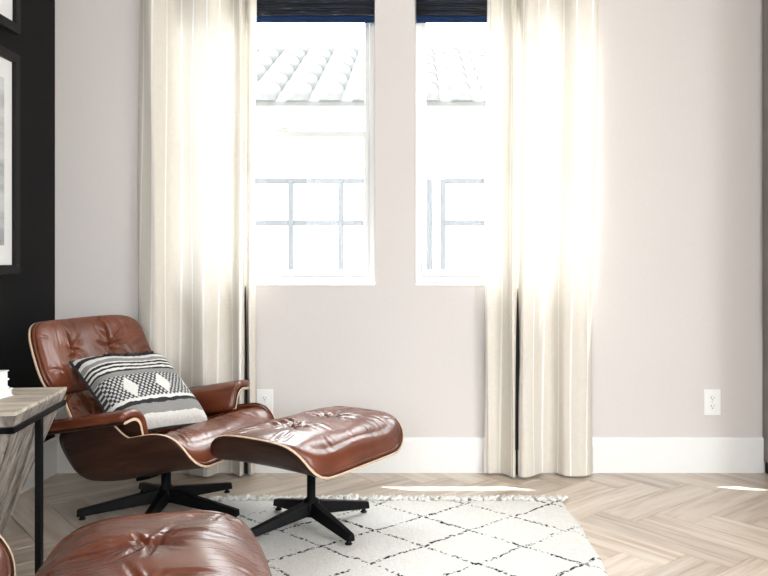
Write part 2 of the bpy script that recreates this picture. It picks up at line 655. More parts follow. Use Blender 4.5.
gap = 0.0011
hx, hy = K * PW / 2 - gap, PW / 2 - gap
full = None
for m in range(-8, 9):
    for i in range(-45, 46):
        for typ in (0, 1):
            if typ == 0:
                a0, b0, da, db = i + 2 * K * m, i, K, 1
            else:
                a0, b0, da, db = i + K + 2 * K * m, i + 1 - K, 1, K
            ctr = org + e1 * (a0 + da / 2) * PW + e2 * (b0 + db / 2) * PW
            if not (XL - 0.5 < ctr.x < XR + 0.5 and YB - 0.5 < ctr.y < YF + 0.5):
                continue
            ex = e1 if typ == 0 else e2
            ey = Vector((-ex.y, ex.x))
            quad = [ctr + ex * sx * hx + ey * sy * hy for sx, sy in ((-1, -1), (1, -1), (1, 1), (-1, 1))]
            cl = clip_poly(quad, XL, XR, YB, YF)
            if not cl:
                continue
            whole = all(XL <= q.x <= XR and YB <= q.y <= YF for q in quad)
            if whole and full is not None:
                o = bpy.data.objects.new('plank', full)
                C.objects.link(o)
            else:
                area = 0.5 * abs(sum(cl[q - 1].x * cl[q].y - cl[q].x * cl[q - 1].y for q in range(len(cl))))
                if area < 0.0008:
                    continue
                loc = [Vector(((q - ctr).dot(ex), (q - ctr).dot(ey))) for q in cl]
                o = mesh_obj('plank', prism(loc, -0.012, 0.0), M_plank)
                if whole:
                    full = o.data
            o.location = (ctr.x, ctr.y, 0)
            o.rotation_euler = (0, 0, math.atan2(ex.y, ex.x))
            o.parent = floor


# --- baseboards
def baseboard(name, p0, p1, inward, h=0.176, t=0.018):
    p0, p1, n = Vector(p0), Vector(p1), Vector(inward)
    prof = [(0, 0), (t, 0), (t, h - 0.010), (t - 0.004, h - 0.003), (t - 0.008, h), (0, h)]
    bm = bmesh.new()
    rings = [[bm.verts.new((q.x + n.x * a, q.y + n.y * a, z)) for a, z in prof] for q in (p0, p1)]
    m = len(prof)
    for k in range(m):
        bm.faces.new((rings[0][k], rings[0][(k + 1) % m], rings[1][(k + 1) % m], rings[1][k]))
    bm.faces.new(rings[0])
    bm.faces.new(list(reversed(rings[1])))
    bmesh.ops.recalc_face_normals(bm, faces=list(bm.faces))
    return struct(mesh_obj(name, bm, M_trim))


CABX = 1.735
baseboard('baseboard_back', (XL, YF), (CABX, YF), (0, -1))
baseboard('baseboard_left', (XL, YB), (XL, YF - 0.018), (1, 0))


# --- windows
def make_window(name, xa, xb):
    w = struct(mesh_obj(name, (lambda bm: bm)(newbox(xa, xb, YF - 0.004, YF + 0.075, ZS, ZS + 0.014, 0.003)), M_trim))
    y0, y1 = YF + 0.045, YF + 0.115
    z0, z1 = ZS + 0.014, ZT
    ft = 0.032

    def part(nm, boxes, mat=M_vinyl, bev=0.004, parent=w):
        bm = bmesh.new()
        for b in boxes:
            box(bm, *b, bev=bev)
        return mesh_obj(nm, bm, mat, parent)

    part('window_frame', [(xa, xa + ft, y0, y1, z0, z1), (xb - ft, xb, y0, y1, z0, z1),
                          (xa + ft, xb - ft, y0, y1, z0, z0 + ft), (xa + ft, xb - ft, y0, y1, z1 - ft, z1)])
    zm = 1.695
    st = 0.025
    for nm, za, zb, ya, yb in (('lower_sash', z0 + ft, zm + 0.02, y0 + 0.008, y0 + 0.034),
                               ('upper_sash', zm - 0.022, z1 - ft, y0 + 0.036, y0 + 0.062)):
        xi, xj = xa + ft, xb - ft
        s = part(nm, [(xi, xi + st, ya, yb, za, zb), (xj - st, xj, ya, yb, za, zb),
                      (xi + st, xj - st, ya, yb, za, za + st + 0.008), (xi + st, xj - st, ya, yb, zb - st - 0.006, zb)])
        mesh_obj('pane', newbox(xi + st - 0.004, xj - st + 0.004, (ya + yb) / 2 - 0.002, (ya + yb) / 2 + 0.002,
                                za + st, zb - st), M_glass, s)
        if nm == 'lower_sash':
            bm = bmesh.new()
            xc = (xi + xj) / 2 + 0.02
            box(bm, xc - 0.035, xc + 0.035, ya - 0.002, yb, zb, zb + 0.012, 0.003)
            box(bm, xc - 0.008, xc + 0.028, ya - 0.004, ya + 0.014, zb + 0.012, zb + 0.022, 0.003)
            mesh_obj('sash_lock', bm, M_vinyl, s)
    return w


make_window('window_1', *WIN[0])
make_window('window_2', *WIN[1])


# --- navy woven shades pulled up to the window heads
def make_shade(xa, xb, label):
    t = thing('woven_roman_shade', label, 'window shade', ((xa + xb) / 2, YF + 0.028, ZT), 0, 'woven shades at the window heads')
    hw = (xb - xa) / 2 - 0.006
    mesh_obj('headrail', newbox(-hw, hw, -0.018, 0.020, -0.035, -0.001, 0.003), M_shade, t)
    z = -0.036
    k = 0
    while z > -0.262:
        dy = 0.006 * math.sin(k * 1.7)
        bm = bmesh.new()
        tube(bm, [(-hw + 2 * hw * q / 10, -0.012 + dy + 0.0012 * math.sin(q * 2.1 + k), z - 0.0045 + 0.0008 * math.sin(q * 1.3 + 2 * k)) for q in range(11)], 0.0050, 6)
        mesh_obj('reed', bm, M_shade, t, smooth=True)
        z -= 0.0088
        k += 1
    bm = bmesh.new()                                           # backing cloth and looped bottom fold
    box(bm, -hw, hw, 0.006, 0.0085, -0.285, -0.034)
    mesh_obj('backing_cloth', bm, M_hem, t)
    bm = bmesh.new()
    pr = [(-0.014, -0.262), (-0.018, -0.275), (-0.016, -0.290), (-0.006, -0.298), (0.004, -0.294), (0.006, -0.282)]
    A = [bm.verts.new((-hw, y, zz)) for y, zz in pr]
    B = [bm.verts.new((hw, y, zz)) for y, zz in pr]
    for q in range(len(pr) - 1):
        bm.faces.new((A[q], B[q], B[q + 1], A[q + 1]))
    mesh_obj('bottom_fold', bm, M_hem, t, smooth=True)
    return t


make_shade(*WIN[0], 'navy woven shade pulled up at the top of the left-hand window')
make_shade(*WIN[1], 'navy woven shade pulled up at the top of the right-hand window')


# --- curtains
def catmull(pts, n=10):
    out = []
    P = [pts[0]] + list(pts) + [pts[-1]]
    for i in range(1, len(P) - 2):
        p0, p1, p2, p3 = (Vector(P[k]) for k in (i - 1, i, i + 1, i + 2))
        for k in range(n):
            t = k / n
            out.append(0.5 * ((2 * p1) + (p2 - p0) * t + (2 * p0 - 5 * p1 + 4 * p2 - p3) * t * t +
                              (3 * p1 - p0 - 3 * p2 + p3) * t * t * t))
    out.append(Vector(P[-1]))
    return out


def make_curtain(bottom, top, label, hem_z=0.012, uoff=0.0, slit=None):
    def world(pr):
        return [(at(px, 300, Y).x, Y) for px, Y in pr]
    b, tp = catmull(world(bottom)), catmull(world(top))
    n = len(b)
    zs = [hem_z + (ZC - 0.004 - hem_z) * (j / 46) for j in range(47)]
    bm = bmesh.new()
    uvl = bm.loops.layers.uv.new('UVMap')
    arc = [uoff]
    for i in range(1, n):
        arc.append(arc[-1] + (b[i] - b[i - 1]).length)
    rows = []
    for z in zs:
        f = sstep(0.0, 1.0, z / ZC)
        row = []
        for i in range(n):
            p = b[i].lerp(tp[i], f)
            p = p + Vector((0.004 * math.sin(3.1 * z + i * 0.21), 0.004 * math.sin(2.3 * z + i * 0.33)))
            row.append(bm.verts.new((p.x, min(p.y, YF - 0.024), z)))
        rows.append(row)
    for j in range(len(zs) - 1):
        for i in range(n - 1):
            fc = bm.faces.new((rows[j][i], rows[j][i + 1], rows[j + 1][i + 1], rows[j + 1][i]))
            for lp, (ii, jj) in zip(fc.loops, ((i, j), (i + 1, j), (i + 1, j + 1), (i, j + 1))):
                lp[uvl].uv = (arc[ii], zs[jj])
    o = mesh_obj('linen_curtain', bm, M_linen, smooth=True)
    tag(o, label, 'curtain', 'linen curtains at the windows')
    # stitched hem: a doubled band at the foot
    bm = bmesh.new()
    uvl = bm.loops.layers.uv.new('UVMap')
    lo, hi = [], []
    for i in range(n):
        a, c = b[max(0, i - 1)], b[min(n - 1, i + 1)]
        tdir = (c - a).normalized() if (c - a).length > 1e-6 else Vector((1, 0))
        nn = Vector((tdir.y, -tdir.x)) * 0.0022
        lo.append(
                  bm.verts.new((o.data.vertices[i].co.x + nn.x, o.data.vertices[i].co.y + nn.y, hem_z - 0.001)))
        w2 = o.data.vertices[2 * n + i].co
        hi.append(bm.verts.new((w2.x + nn.x, w2.y + nn.y, w2.z - 0.01)))
    for i in range(n - 1):
        fc = bm.faces.new((lo[i], lo[i + 1], hi[i + 1], hi[i]))
        for lp, (ii, zz) in zip(fc.loops, ((i, 0), (i + 1, 0), (i + 1, 0.1), (i, 0.1))):
            lp[uvl].uv = (arc[ii], zz)
    mesh_obj('hem', bm, M_linen, o, smooth=True)
    # near-black strip painting the shadow in the slit between two folds
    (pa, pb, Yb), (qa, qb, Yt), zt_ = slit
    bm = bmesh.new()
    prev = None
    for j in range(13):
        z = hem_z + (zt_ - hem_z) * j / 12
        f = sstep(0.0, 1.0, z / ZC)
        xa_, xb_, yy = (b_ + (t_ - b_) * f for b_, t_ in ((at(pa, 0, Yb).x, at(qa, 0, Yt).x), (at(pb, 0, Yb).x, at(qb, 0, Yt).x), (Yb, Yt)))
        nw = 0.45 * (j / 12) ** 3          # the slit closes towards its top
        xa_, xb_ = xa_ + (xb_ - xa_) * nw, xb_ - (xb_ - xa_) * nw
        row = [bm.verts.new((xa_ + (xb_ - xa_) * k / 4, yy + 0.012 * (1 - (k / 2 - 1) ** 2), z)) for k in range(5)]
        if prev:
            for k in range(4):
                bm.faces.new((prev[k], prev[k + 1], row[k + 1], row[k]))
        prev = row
    ln = mesh_obj('slit_shadow_strip', bm, M_slit_shadow, o, smooth=True)
    ln['label'] = 'dark strip painted as shadow in the slit'
    return o


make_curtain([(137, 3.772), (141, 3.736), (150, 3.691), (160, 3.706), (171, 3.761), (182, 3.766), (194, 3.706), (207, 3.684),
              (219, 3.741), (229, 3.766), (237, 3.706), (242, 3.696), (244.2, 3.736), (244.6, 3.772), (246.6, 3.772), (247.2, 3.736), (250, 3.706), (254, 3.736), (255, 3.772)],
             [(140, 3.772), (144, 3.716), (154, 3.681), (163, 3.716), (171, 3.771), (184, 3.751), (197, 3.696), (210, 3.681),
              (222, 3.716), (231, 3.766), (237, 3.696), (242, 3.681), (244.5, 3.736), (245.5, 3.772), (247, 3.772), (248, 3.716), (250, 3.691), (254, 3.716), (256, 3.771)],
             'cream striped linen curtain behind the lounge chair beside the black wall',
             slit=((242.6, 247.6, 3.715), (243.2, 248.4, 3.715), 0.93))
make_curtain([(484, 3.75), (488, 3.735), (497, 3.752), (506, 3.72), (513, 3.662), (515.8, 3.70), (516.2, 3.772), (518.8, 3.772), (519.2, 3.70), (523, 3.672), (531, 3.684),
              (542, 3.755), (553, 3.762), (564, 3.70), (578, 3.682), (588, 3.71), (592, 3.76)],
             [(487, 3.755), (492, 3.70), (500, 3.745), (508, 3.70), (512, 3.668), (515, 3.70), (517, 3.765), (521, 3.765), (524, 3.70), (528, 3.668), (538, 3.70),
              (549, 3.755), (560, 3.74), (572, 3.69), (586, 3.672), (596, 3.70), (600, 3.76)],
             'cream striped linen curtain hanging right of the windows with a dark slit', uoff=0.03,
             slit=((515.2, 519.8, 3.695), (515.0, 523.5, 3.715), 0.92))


# --- wall outlets
def make_outlet(px, label):
    t = thing('wall_outlet', label, 'outlet', ((px - VX) * D / F, YF, CZ - (402 - VY) * D / F), 0, 'outlets on the back wall')
    mesh_obj('cover_plate', newbox(-0.0415, 0.0415, -0.006, 0.0, -0.065, 0.065, 0.0025), M_plastic, t)
    for s in (-1, 1):
        bm = bmesh.new()
        lathe(bm, [(0, 0.0), (0.0165, 0.0), (0.0165, 0.002), (0.015, 0.003), (0, 0.003)], 20,
              Matrix.Translation((0, -0.006, s * 0.0205)) @ Matrix.Rotation(R(90), 4, 'X'))
        r = mesh_obj('receptacle', bm, M_plastic, t)
        bm = bmesh.new()
        for dx, h in ((-0.0065, 0.0045), (0.0065, 0.0036)):
            box(bm, dx - 0.0011, dx + 0.0011, -0.0096, -0.0088, s * 0.0205 - h + 0.003, s * 0.0205 + h + 0.003)
        box(bm, -0.0025, 0.0025, -0.0096, -0.0088, s * 0.0205 - 0.0105, s * 0.0205 - 0.006)
        mesh_obj('slots', bm, M_dark, r)
    bm = bmesh.new()
    lathe(bm, [(0, 0), (0.003, 0), (0.0025, 0.0012), (0, 0.0014)], 12,
          Matrix.Translation((0, -0.006, 0)) @ Matrix.Rotation(R(90), 4, 'X'))
    mesh_obj('screw', bm, M_screw, t)
    return t


make_outlet(265, 'white wall outlet beside the left curtain above the ottoman')
make_outlet(712, 'white wall outlet on the bare wall near the right edge')

# --- tall cabinet at the right edge
cab = thing('tall_cabinet', 'tall grey-brown wooden cabinet standing in the corner at the right edge', 'cabinet', (CABX, YF - 0.30, 0))
mesh_obj('body', newbox(0.0, XR - CABX - 0.005, -0.26, 0.297, 0.06, 2.95, 0.003), M_cabinet, cab)
mesh_obj('plinth', newbox(0.012, XR - CABX - 0.01, -0.24, 0.29, 0.0, 0.06), M_dark, cab)
mesh_obj('side_panel', newbox(-0.012, 0.0, -0.25, 0.262, 1.72 - 1.0, 2.94, 0.002), M_cabinet, cab)
for k in range(2):
    w0 = (XR - CABX - 0.01) / 2
    d_ = mesh_obj('door', newbox(0.004 + k * w0, k * w0 + w0 - 0.002, -0.282, -0.262, 0.07, 2.93, 0.003), M_cabinet, cab)
    hxp = w0 - 0.05 if k == 0 else w0 + 0.045
    bm = bmesh.new()
    tube(bm, [(hxp, -0.283, 0.98), (hxp, -0.305, 0.99), (hxp, -0.305, 1.19), (hxp, -0.283, 1.20)], 0.006, 8)
    mesh_obj('handle', bm, M_steel, d_, smooth=True)


# --- framed prints on the black wall
def make_frame(y0, y1, z0, z1, label):
    t = thing('picture_frame', label, 'picture', (XL, (y0 + y1) / 2, z0), 0, 'framed prints on the black wall')
    h, hw, fw, dp = z1 - z0, (y1 - y0) / 2, 0.042, 0.032
    bm = bmesh.new()
    for b in ((0, dp, -hw, hw, 0, fw), (0, dp, -hw, hw, h - fw, h), (0, dp, -hw, -hw + fw, fw, h - fw), (0, dp, hw - fw, hw, fw, h - fw)):
        box(bm, *b, bev=0.003)
    mesh_obj('frame_moulding', bm, M_frame, t)
    mesh_obj('mat_board', newbox(0.004, 0.016, -hw + fw, hw - fw, fw, h - fw), M_mat, t)
    mw = 0.065
    mesh_obj('print', newbox(0.0162, 0.0175, -hw + fw + mw, hw - fw - mw, fw + 0.085, h - fw - 0.085), M_print, t)
    return t


make_frame(2.68, 3.405, 0.995, 1.975, 'black framed print with white mat, lower one on the black wall')
make_frame(2.68, 3.41, 2.068, 3.03, 'black framed print with white mat, cut off by the top edge')


# ================================================================== OUTSIDE THE WINDOWS
gr = mesh_obj('ground', newbox(-14, 16, YF + WT + 0.02, 24, -0.25, -0.1), M_ground)
tag(gr, kind='structure')
struct(mesh_obj('sun_cut_slab', newbox(-3.2, 4.2, YF + WT, YF + WT + 0.30, 2.9, 3.0, 0.004), M_stucco))  # unseen slab, added and sized to trim the sun patches on the floor

# neighbouring house: wall, tiled roof
nh = thing('neighbour_house', 'sunlit white house with scalloped tile roof seen through the windows', 'house', (0, 7.6, -0.1))
EY, EZ, RY, RZ = 7.6, 2.66, 10.2, 3.92
mesh_obj('wall', newbox(-9, 9, 0.35, 5.2, 0.0, EZ + 0.12), M_stucco, nh)
slope = math.atan2(RZ - EZ, RY - EY)
SL = math.hypot(RZ - EZ, RY - EY)
bm = newbox(-9, 9, 0.0, SL, -0.05, 0.0)
deck = mesh_obj('roof', bm, M_tile, nh, loc=(0, 0, EZ + 0.1 - 0.0), rot=(slope, 0, 0))
bm = newbox(-9, 9, -SL, 0.0, -0.05, 0.0)
mesh_obj('rear_slope', bm, M_tile, nh, loc=(0, 2 * (RY - EY), EZ + 0.1), rot=(-slope, 0, 0))
TWD, TL = 0.33, SL / 6


def tile_mesh():
    bm = bmesh.new()
    n = 8
    r0 = 0.115
    A, B = [], []
    for k in range(n + 1):
        a = PI * k / n
        A.append(bm.verts.new((-r0 * math.cos(a), -0.03, 0.012 + r0 * 0.75 * math.sin(a))))
        B.append(bm.verts.new((-r0 * 0.9 * math.cos(a), TL + 0.03, 0.0 + r0 * 0.72 * math.sin(a))))
    for k in range(n):
        bm.faces.new((A[k], B[k], B[k + 1], A[k + 1]))
    bm.faces.new(A)
    bmesh.ops.recalc_face_normals(bm, faces=list(bm.faces))
    return bm


first = None
x0t = at(297, 103, EY).x
for r_ in range(6):
    for c_ in range(-13, 13):
        x = x0t + c_ * TWD
        if first is None:
            first = mesh_obj('roof_tile', tile_mesh(), M_tile, nh, smooth=True)
            o = first
        else:
            o = first.copy()
            C.objects.link(o)
        o.parent = deck
        o.location = (x, r_ * TL, 0.0)

# grey metal fence of square grid panels between the houses
FY = 5.6
fz = [CZ + (VY - p) * FY / F for p in (272.5, 223, 181)]


def fence_panel(pxs, label):
    xs = [(p - VX) * FY / F for p in pxs]
    t = thing('grid_fence_panel', label, 'fence', ((xs[0] + xs[-1]) / 2, FY, -0.1), 0, 'grey grid fence between the houses')
    cx = t.location.x
    for k, x in enumerate(xs):
        end = k in (0, len(xs) - 1)
        w_ = 0.022 if end else 0.019
        z0_ = 0.0 if end else fz[0] + 0.1
        mesh_obj('post' if end else 'upright', newbox(x - cx - w_, x - cx + w_, -w_, w_, z0_, fz[2] + 0.1 + (0.012 if end else 0), 0.003), M_rail, t)
    for z in fz:
        mesh_obj('rail', newbox(xs[0] - cx, xs[-1] - cx, -0.012, 0.012, z + 0.1 - 0.021, z + 0.1 + 0.021, 0.003), M_rail, t)
    return t


fence_panel([141, 191, 241, 291, 341, 391, 429.5], 'grey metal grid fence outside the left-hand window')
fence_panel([443, 493, 543, 593, 643, 693], 'grey metal grid fence outside the right-hand window')


# ================================================================== RUG
RX0, RX1, RY0, RY1 = -0.95, 0.652, 1.05, 3.330
random.seed(5)
bm = bmesh.new()
nx, ny = 134, 194
rows = []
for j in range(ny + 1):
    row = []
    for i in range(nx + 1):
        x = RX0 + (RX1 - RX0) * i / nx
        y = RY0 + (RY1 - RY0) * j / ny
        ed = min(i, nx - i, j, ny - j)
        z = 0.0015 if ed == 0 else (0.007 if ed == 1 else 0.0105) + random.uniform(-0.0022, 0.0022)
        wig = 0.006 * math.sin(y * 7.0) + 0.004 * math.sin(y * 17.0) if i == nx else 0.0
        jx, jy = (0, 0) if ed == 0 else (random.uniform(-0.003, 0.003), random.uniform(-0.003, 0.003))
        row.append(bm.verts.new((x + wig + jx, y + jy, z)))
    rows.append(row)
for j in range(ny):
    for i in range(nx):
        bm.faces.new((rows[j][i], rows[j][i + 1], rows[j + 1][i + 1], rows[j + 1][i]))
edge = rows[0] + [r[-1] for r in rows[1:]] + list(reversed(rows[-1][:-1])) + [r[0] for r in reversed(rows[1:-1])]
low = [bm.verts.new((v.co.x, v.co.y, 0.0004)) for v in edge]
for k in range(len(edge)):
    k2 = (k + 1) % len(edge)
    bm.faces.new((edge[k2], edge[k], low[k], low[k2]))
bm.faces.new(list(reversed(low)))
rug = mesh_obj('wool_rug', bm, M_rug, smooth=True)
tag(rug, 'ivory shag rug with broken black diamond lines and fringed end', 'rug')


def tassel_mesh():
    bm = bmesh.new()
    for k in range(6):
        a = random.uniform(-0.6, 0.6)
        L = random.uniform(0.032, 0.058)
        x0 = random.uniform(-0.010, 0.010)
        pts = [(x0, -0.006, 0.010)]
        for q in range(1, 5):
            t = q / 4
            pts.append((x0 + math.sin(a) * L * t + 0.005 * math.sin(5 * t + k), L * t, 0.006 + 0.010 * math.sin(PI * t) * random.uniform(0.3, 1.3)))
        tube(bm, pts, [0.0058, 0.0056, 0.0052, 0.0060, 0.004], 5)
    for v in bm.verts:
        v.co.z = max(v.co.z, 0.0006)
    return bm


tm = []
for k in range(5):
    m_ = mesh_obj('tassel', tassel_mesh(), M_fringe, rug, smooth=True)
    tm.append(m_)
nt = 50
for k in range(nt):
    if k < 5:
        o = tm[k]
    else:
        o = tm[k % 5].copy()
        C.objects.link(o)
        o.parent = rug
    o.location = (RX0 + 0.015 + (RX1 - RX0 - 0.03) * k / (nt - 1) + random.uniform(-0.006, 0.006), RY1 - 0.004, 0)
    o.rotation_euler = (0, 0, random.uniform(-0.5, 0.5))
    sc = random.uniform(0.75, 1.15)
    o.scale = (sc, sc, sc)


# ================================================================== LOUNGE CHAIRS AND OTTOMANS
def bend_u(s, flat, rad, amax, sign=1):
    """arc length s from the middle -> (y, z, tangent angle): flat, then turned up"""
    a = abs(s)
    sg = 1 if s >= 0 else -1
    if a <= flat:
        return sg * a, 0.0
    la = rad * amax
    if a <= flat + la:
        t = (a - flat) / rad
        return sg * (flat + rad * math.sin(t)), rad * (1 - math.cos(t))
    e = a - flat - la
    return (sg * (flat + rad * math.sin(amax) + e * math.cos(amax)), rad * (1 - math.cos(amax)) + e * math.sin(amax))


def disk(nr, nt, n_exp, dense=False):
    """rings of (rho, theta, p, q) over a rounded square"""
    out = []
    for j in range(1, nr + 1):
        rho = j / nr
        if dense:
            rho = math.sin(rho * PI / 2)
        ring = []
        for k in range(nt):
            th = 2 * PI * k / nt
            c, s_ = math.cos(th), math.sin(th)
            Rr = (abs(c) ** n_exp + abs(s_) ** n_exp) ** (-1 / n_exp)
            ring.append((rho, th, rho * Rr * c, rho * Rr * s_))
        out.append(ring)
    return out


def shell_mesh(S, n_exp=4.5, thick=0.009, nr=14, nt=96):
    """plywood sheet S(p, q) with rounded corners; thickness outward (downward); pale edge = material 1"""
    bm = bmesh.new()
    c = bm.verts.new(S(0, 0))
    prev = None
    rim = None
    for ring in disk(nr, nt, n_exp):
        vs = [bm.verts.new(S(p, q)) for (_, _, p, q) in ring]
        if prev is None:
            for k in range(nt):
                bm.faces.new((c, vs[k], vs[(k + 1) % nt]))
        else:
            for k in range(nt):
                bm.faces.new((prev[k], vs[k], vs[(k + 1) % nt], prev[(k + 1) % nt]))
        prev = vs
    rim = prev
    bm.normal_update()
    top = list(bm.verts)
    fl = list(bm.faces)
    mp = {}
    for v in top:
        mp[v] = bm.verts.new(v.co - v.normal * thick)
    for f in fl:
        bm.faces.new([mp[v] for v in reversed(f.verts)])
    for k in range(nt):
        a, b = rim[k], rim[(k + 1) % nt]
        f = bm.faces.new((b, a, mp[a], mp[b]))
        f.material_index = 1
    bmesh.ops.recalc_face_normals(bm, faces=list(bm.faces))
    return bm


def cushion_mesh(S, ztop, n_exp=4.5, buttons=(), shrink=0.965, lift=0.004, nr=64, nt=240, creases=1.0, seed=0, edge_pow=4.0, bulge=0.012, folds=None):
    """upholstered pad filling sheet S; ztop(x, y) the crown height in the sheet's own frame; folds = extra creases"""
    rnd = random.Random(seed)
    ph = [rnd.uniform(0, 6.28) for _ in range(12)]
    cx = S(0, 0)
    bm = bmesh.new()

    def rimpt(k):
        th = 2 * PI * k / nt
        c, s_ = math.cos(th), math.sin(th)
        Rr = (abs(c) ** n_exp + abs(s_) ** n_exp) ** (-1 / n_exp) * shrink
        p = Vector(S(Rr * c, Rr * s_))
        p.z += lift
        return p
    rim = [rimpt(k) for k in range(nt)]
    hx_ = max(abs(p.x - cx[0]) for p in rim)
    hy_ = max(abs(p.y - cx[1]) for p in rim)

    # creases: (x0, y0, x1, y1, depth, width)
    lines = list(folds or [])
    for bx, by in buttons:
        a0 = rnd.uniform(0, 6.28)
        for k in range(9):
            a = a0 + k * 2 * PI / 9 + rnd.uniform(-0.25, 0.25)
            ln = rnd.uniform(0.05, 0.13)
            if k == 0:
                for k2 in range(10):       # long creases running fore and aft from the tuft
                    a2 = rnd.choice((0, PI)) + rnd.uniform(-0.45, 0.45)
                    l2 = rnd.uniform(0.12, 0.24)
                    o2 = rnd.uniform(-0.05, 0.05)
                    lines.append((bx + 0.01 * math.cos(a2), by + o2, bx + l2 * math.cos(a2), by + o2 + l2 * math.sin(a2), rnd.uniform(0.002, 0.0055), rnd.uniform(0.005, 0.009)))
            lines.append((bx + 0.006 * math.cos(a), by + 0.006 * math.sin(a), bx + ln * math.cos(a), by + ln * math.sin(a),
                          rnd.uniform(0.003, 0.0085), rnd.uniform(0.0055, 0.010)))
    for k in range(30):                        # short puckers running over the edges
        th = rnd.uniform(0, 6.28)
        c, s_ = math.cos(th), math.sin(th)
        Rr = (abs(c) ** n_exp + abs(s_) ** n_exp) ** (-1 / n_exp)
        ex_, ey_ = Rr * c * hx_, Rr * s_ * hy_
        if abs(Rr * c) > abs(Rr * s_):
            dx_, dy_ = (1 if c > 0 else -1), rnd.uniform(-0.25, 0.25)
        else:
            dx_, dy_ = rnd.uniform(-0.25, 0.25), (1 if s_ > 0 else -1)
        l0, l1 = rnd.uniform(0.05, 0.13), rnd.uniform(-0.01, 0.03)
        lines.append((ex_ - dx_ * l0 + cx[0], ey_ - dy_ * l0 + cx[1], ex_ - dx_ * l1 + cx[0], ey_ - dy_ * l1 + cx[1],
                      rnd.uniform(0.0015, 0.004), rnd.uniform(0.005, 0.009)))

    def relief(x, y, e):
        d = 0.0
        for bi, (bx, by) in enumerate(buttons):
            r = math.hypot(x - bx, y - by)
            d -= 0.020 * math.exp(-(r / 0.020) ** 1.5) + 0.012 * math.exp(-(r / 0.07) ** 2)
        for (x0, y0, x1, y1, dep, wd) in lines:
            lx, ly = x1 - x0, y1 - y0
            L2 = lx * lx + ly * ly
            t_ = ((x - x0) * lx + (y - y0) * ly) / L2
            if t_ < -0.1 or t_ > 1.1:
                continue
            q = ((x - x0) * ly - (y - y0) * lx) / math.sqrt(L2)
            q += 0.006 * math.sin(t_ * 3.0 + x0 * 50)
            if abs(q) > 4 * wd:
                continue
            tp_ = sstep(-0.1, 0.12, t_) * sstep(1.1, 0.45, t_)
            g_ = q / wd
            d += dep * tp_ * (-math.exp(-g_ * g_) + 0.55 * math.exp(-((abs(g_) - 1.7) / 0.9) ** 2))
        d += 0.0028 * math.sin(x * 21 + ph[8]) * math.sin(y * 17 + ph[9])
        d += 0.0022 * math.sin(x * 43 + ph[5] + 2 * math.sin(y * 9)) * math.sin(y * 11 + ph[4])
        return d * creases

    rows = []
    for j in range(1, nr + 1):
        t = j / nr
        rho = math.sin(t * PI / 2) if t < 1 else 1.0
        vs = []
        for k in range(nt):
            b = rim[k]
            x = cx[0] + (b.x - cx[0]) * rho
            y = cx[1] + (b.y - cx[1]) * rho
            prof = max(0.0, 1 - rho ** edge_pow) ** 0.5
            zt = ztop(x, y)
            z = b.z + (zt - b.z) * prof
            bl = bulge * math.sin(min(1, max(0, (rho - 0.86) / 0.14)) * PI)
            dv = Vector((b.x - cx[0], b.y - cx[1]))
            dv.normalize()
            e = sstep(0.45, 1.0, rho)
            z += relief(x, y, e) * (prof if rho > 0.9 else 1)
            vs.append(bm.verts.new((x + dv.x * bl, y + dv.y * bl, z)))
        rows.append(vs)
    c = bm.verts.new((cx[0], cx[1], ztop(cx[0], cx[1]) + relief(cx[0], cx[1], 0)))
    for k in range(nt):
        bm.faces.new((c, rows[0][k], rows[0][(k + 1) % nt]))
    for A, B in zip(rows, rows[1:]):
        for k in range(nt):
            bm.faces.new((A[k], B[k], B[(k + 1) % nt], A[(k + 1) % nt]))
    # underside follows the sheet
    prev = rows[-1]
    for sc in (0.85, 0.6, 0.3):
        vs = []
        for k in range(nt):
            th = 2 * PI * k / nt
            cc, ss = math.cos(th), math.sin(th)
            Rr = (abs(cc) ** n_exp + abs(ss) ** n_exp) ** (-1 / n_exp) * shrink * sc
            p = Vector(S(Rr * cc, Rr * ss))
            vs.append(bm.verts.new((p.x, p.y, p.z + lift * 0.6)))
        for k in range(nt):
            bm.faces.new((prev[k], vs[k], vs[(k + 1) % nt], prev[(k + 1) % nt]))
        prev = vs
    bm.faces.new(prev)
    bmesh.ops.recalc_face_normals(bm, faces=list(bm.faces))
    return bm, rim


def piping_mesh(rim, r=0.0065):
    bm = bmesh.new()
    tube(bm, [p + Vector((0, 0, 0.003)) for p in rim[::2]], r, 8, closed=True)
    return bm


def button_mesh():
    bm = bmesh.new()
    lathe(bm, [(0, -0.004), (0.009, -0.004), (0.0095, 0.0), (0.007, 0.0035), (0, 0.005)], 16)
    return bm


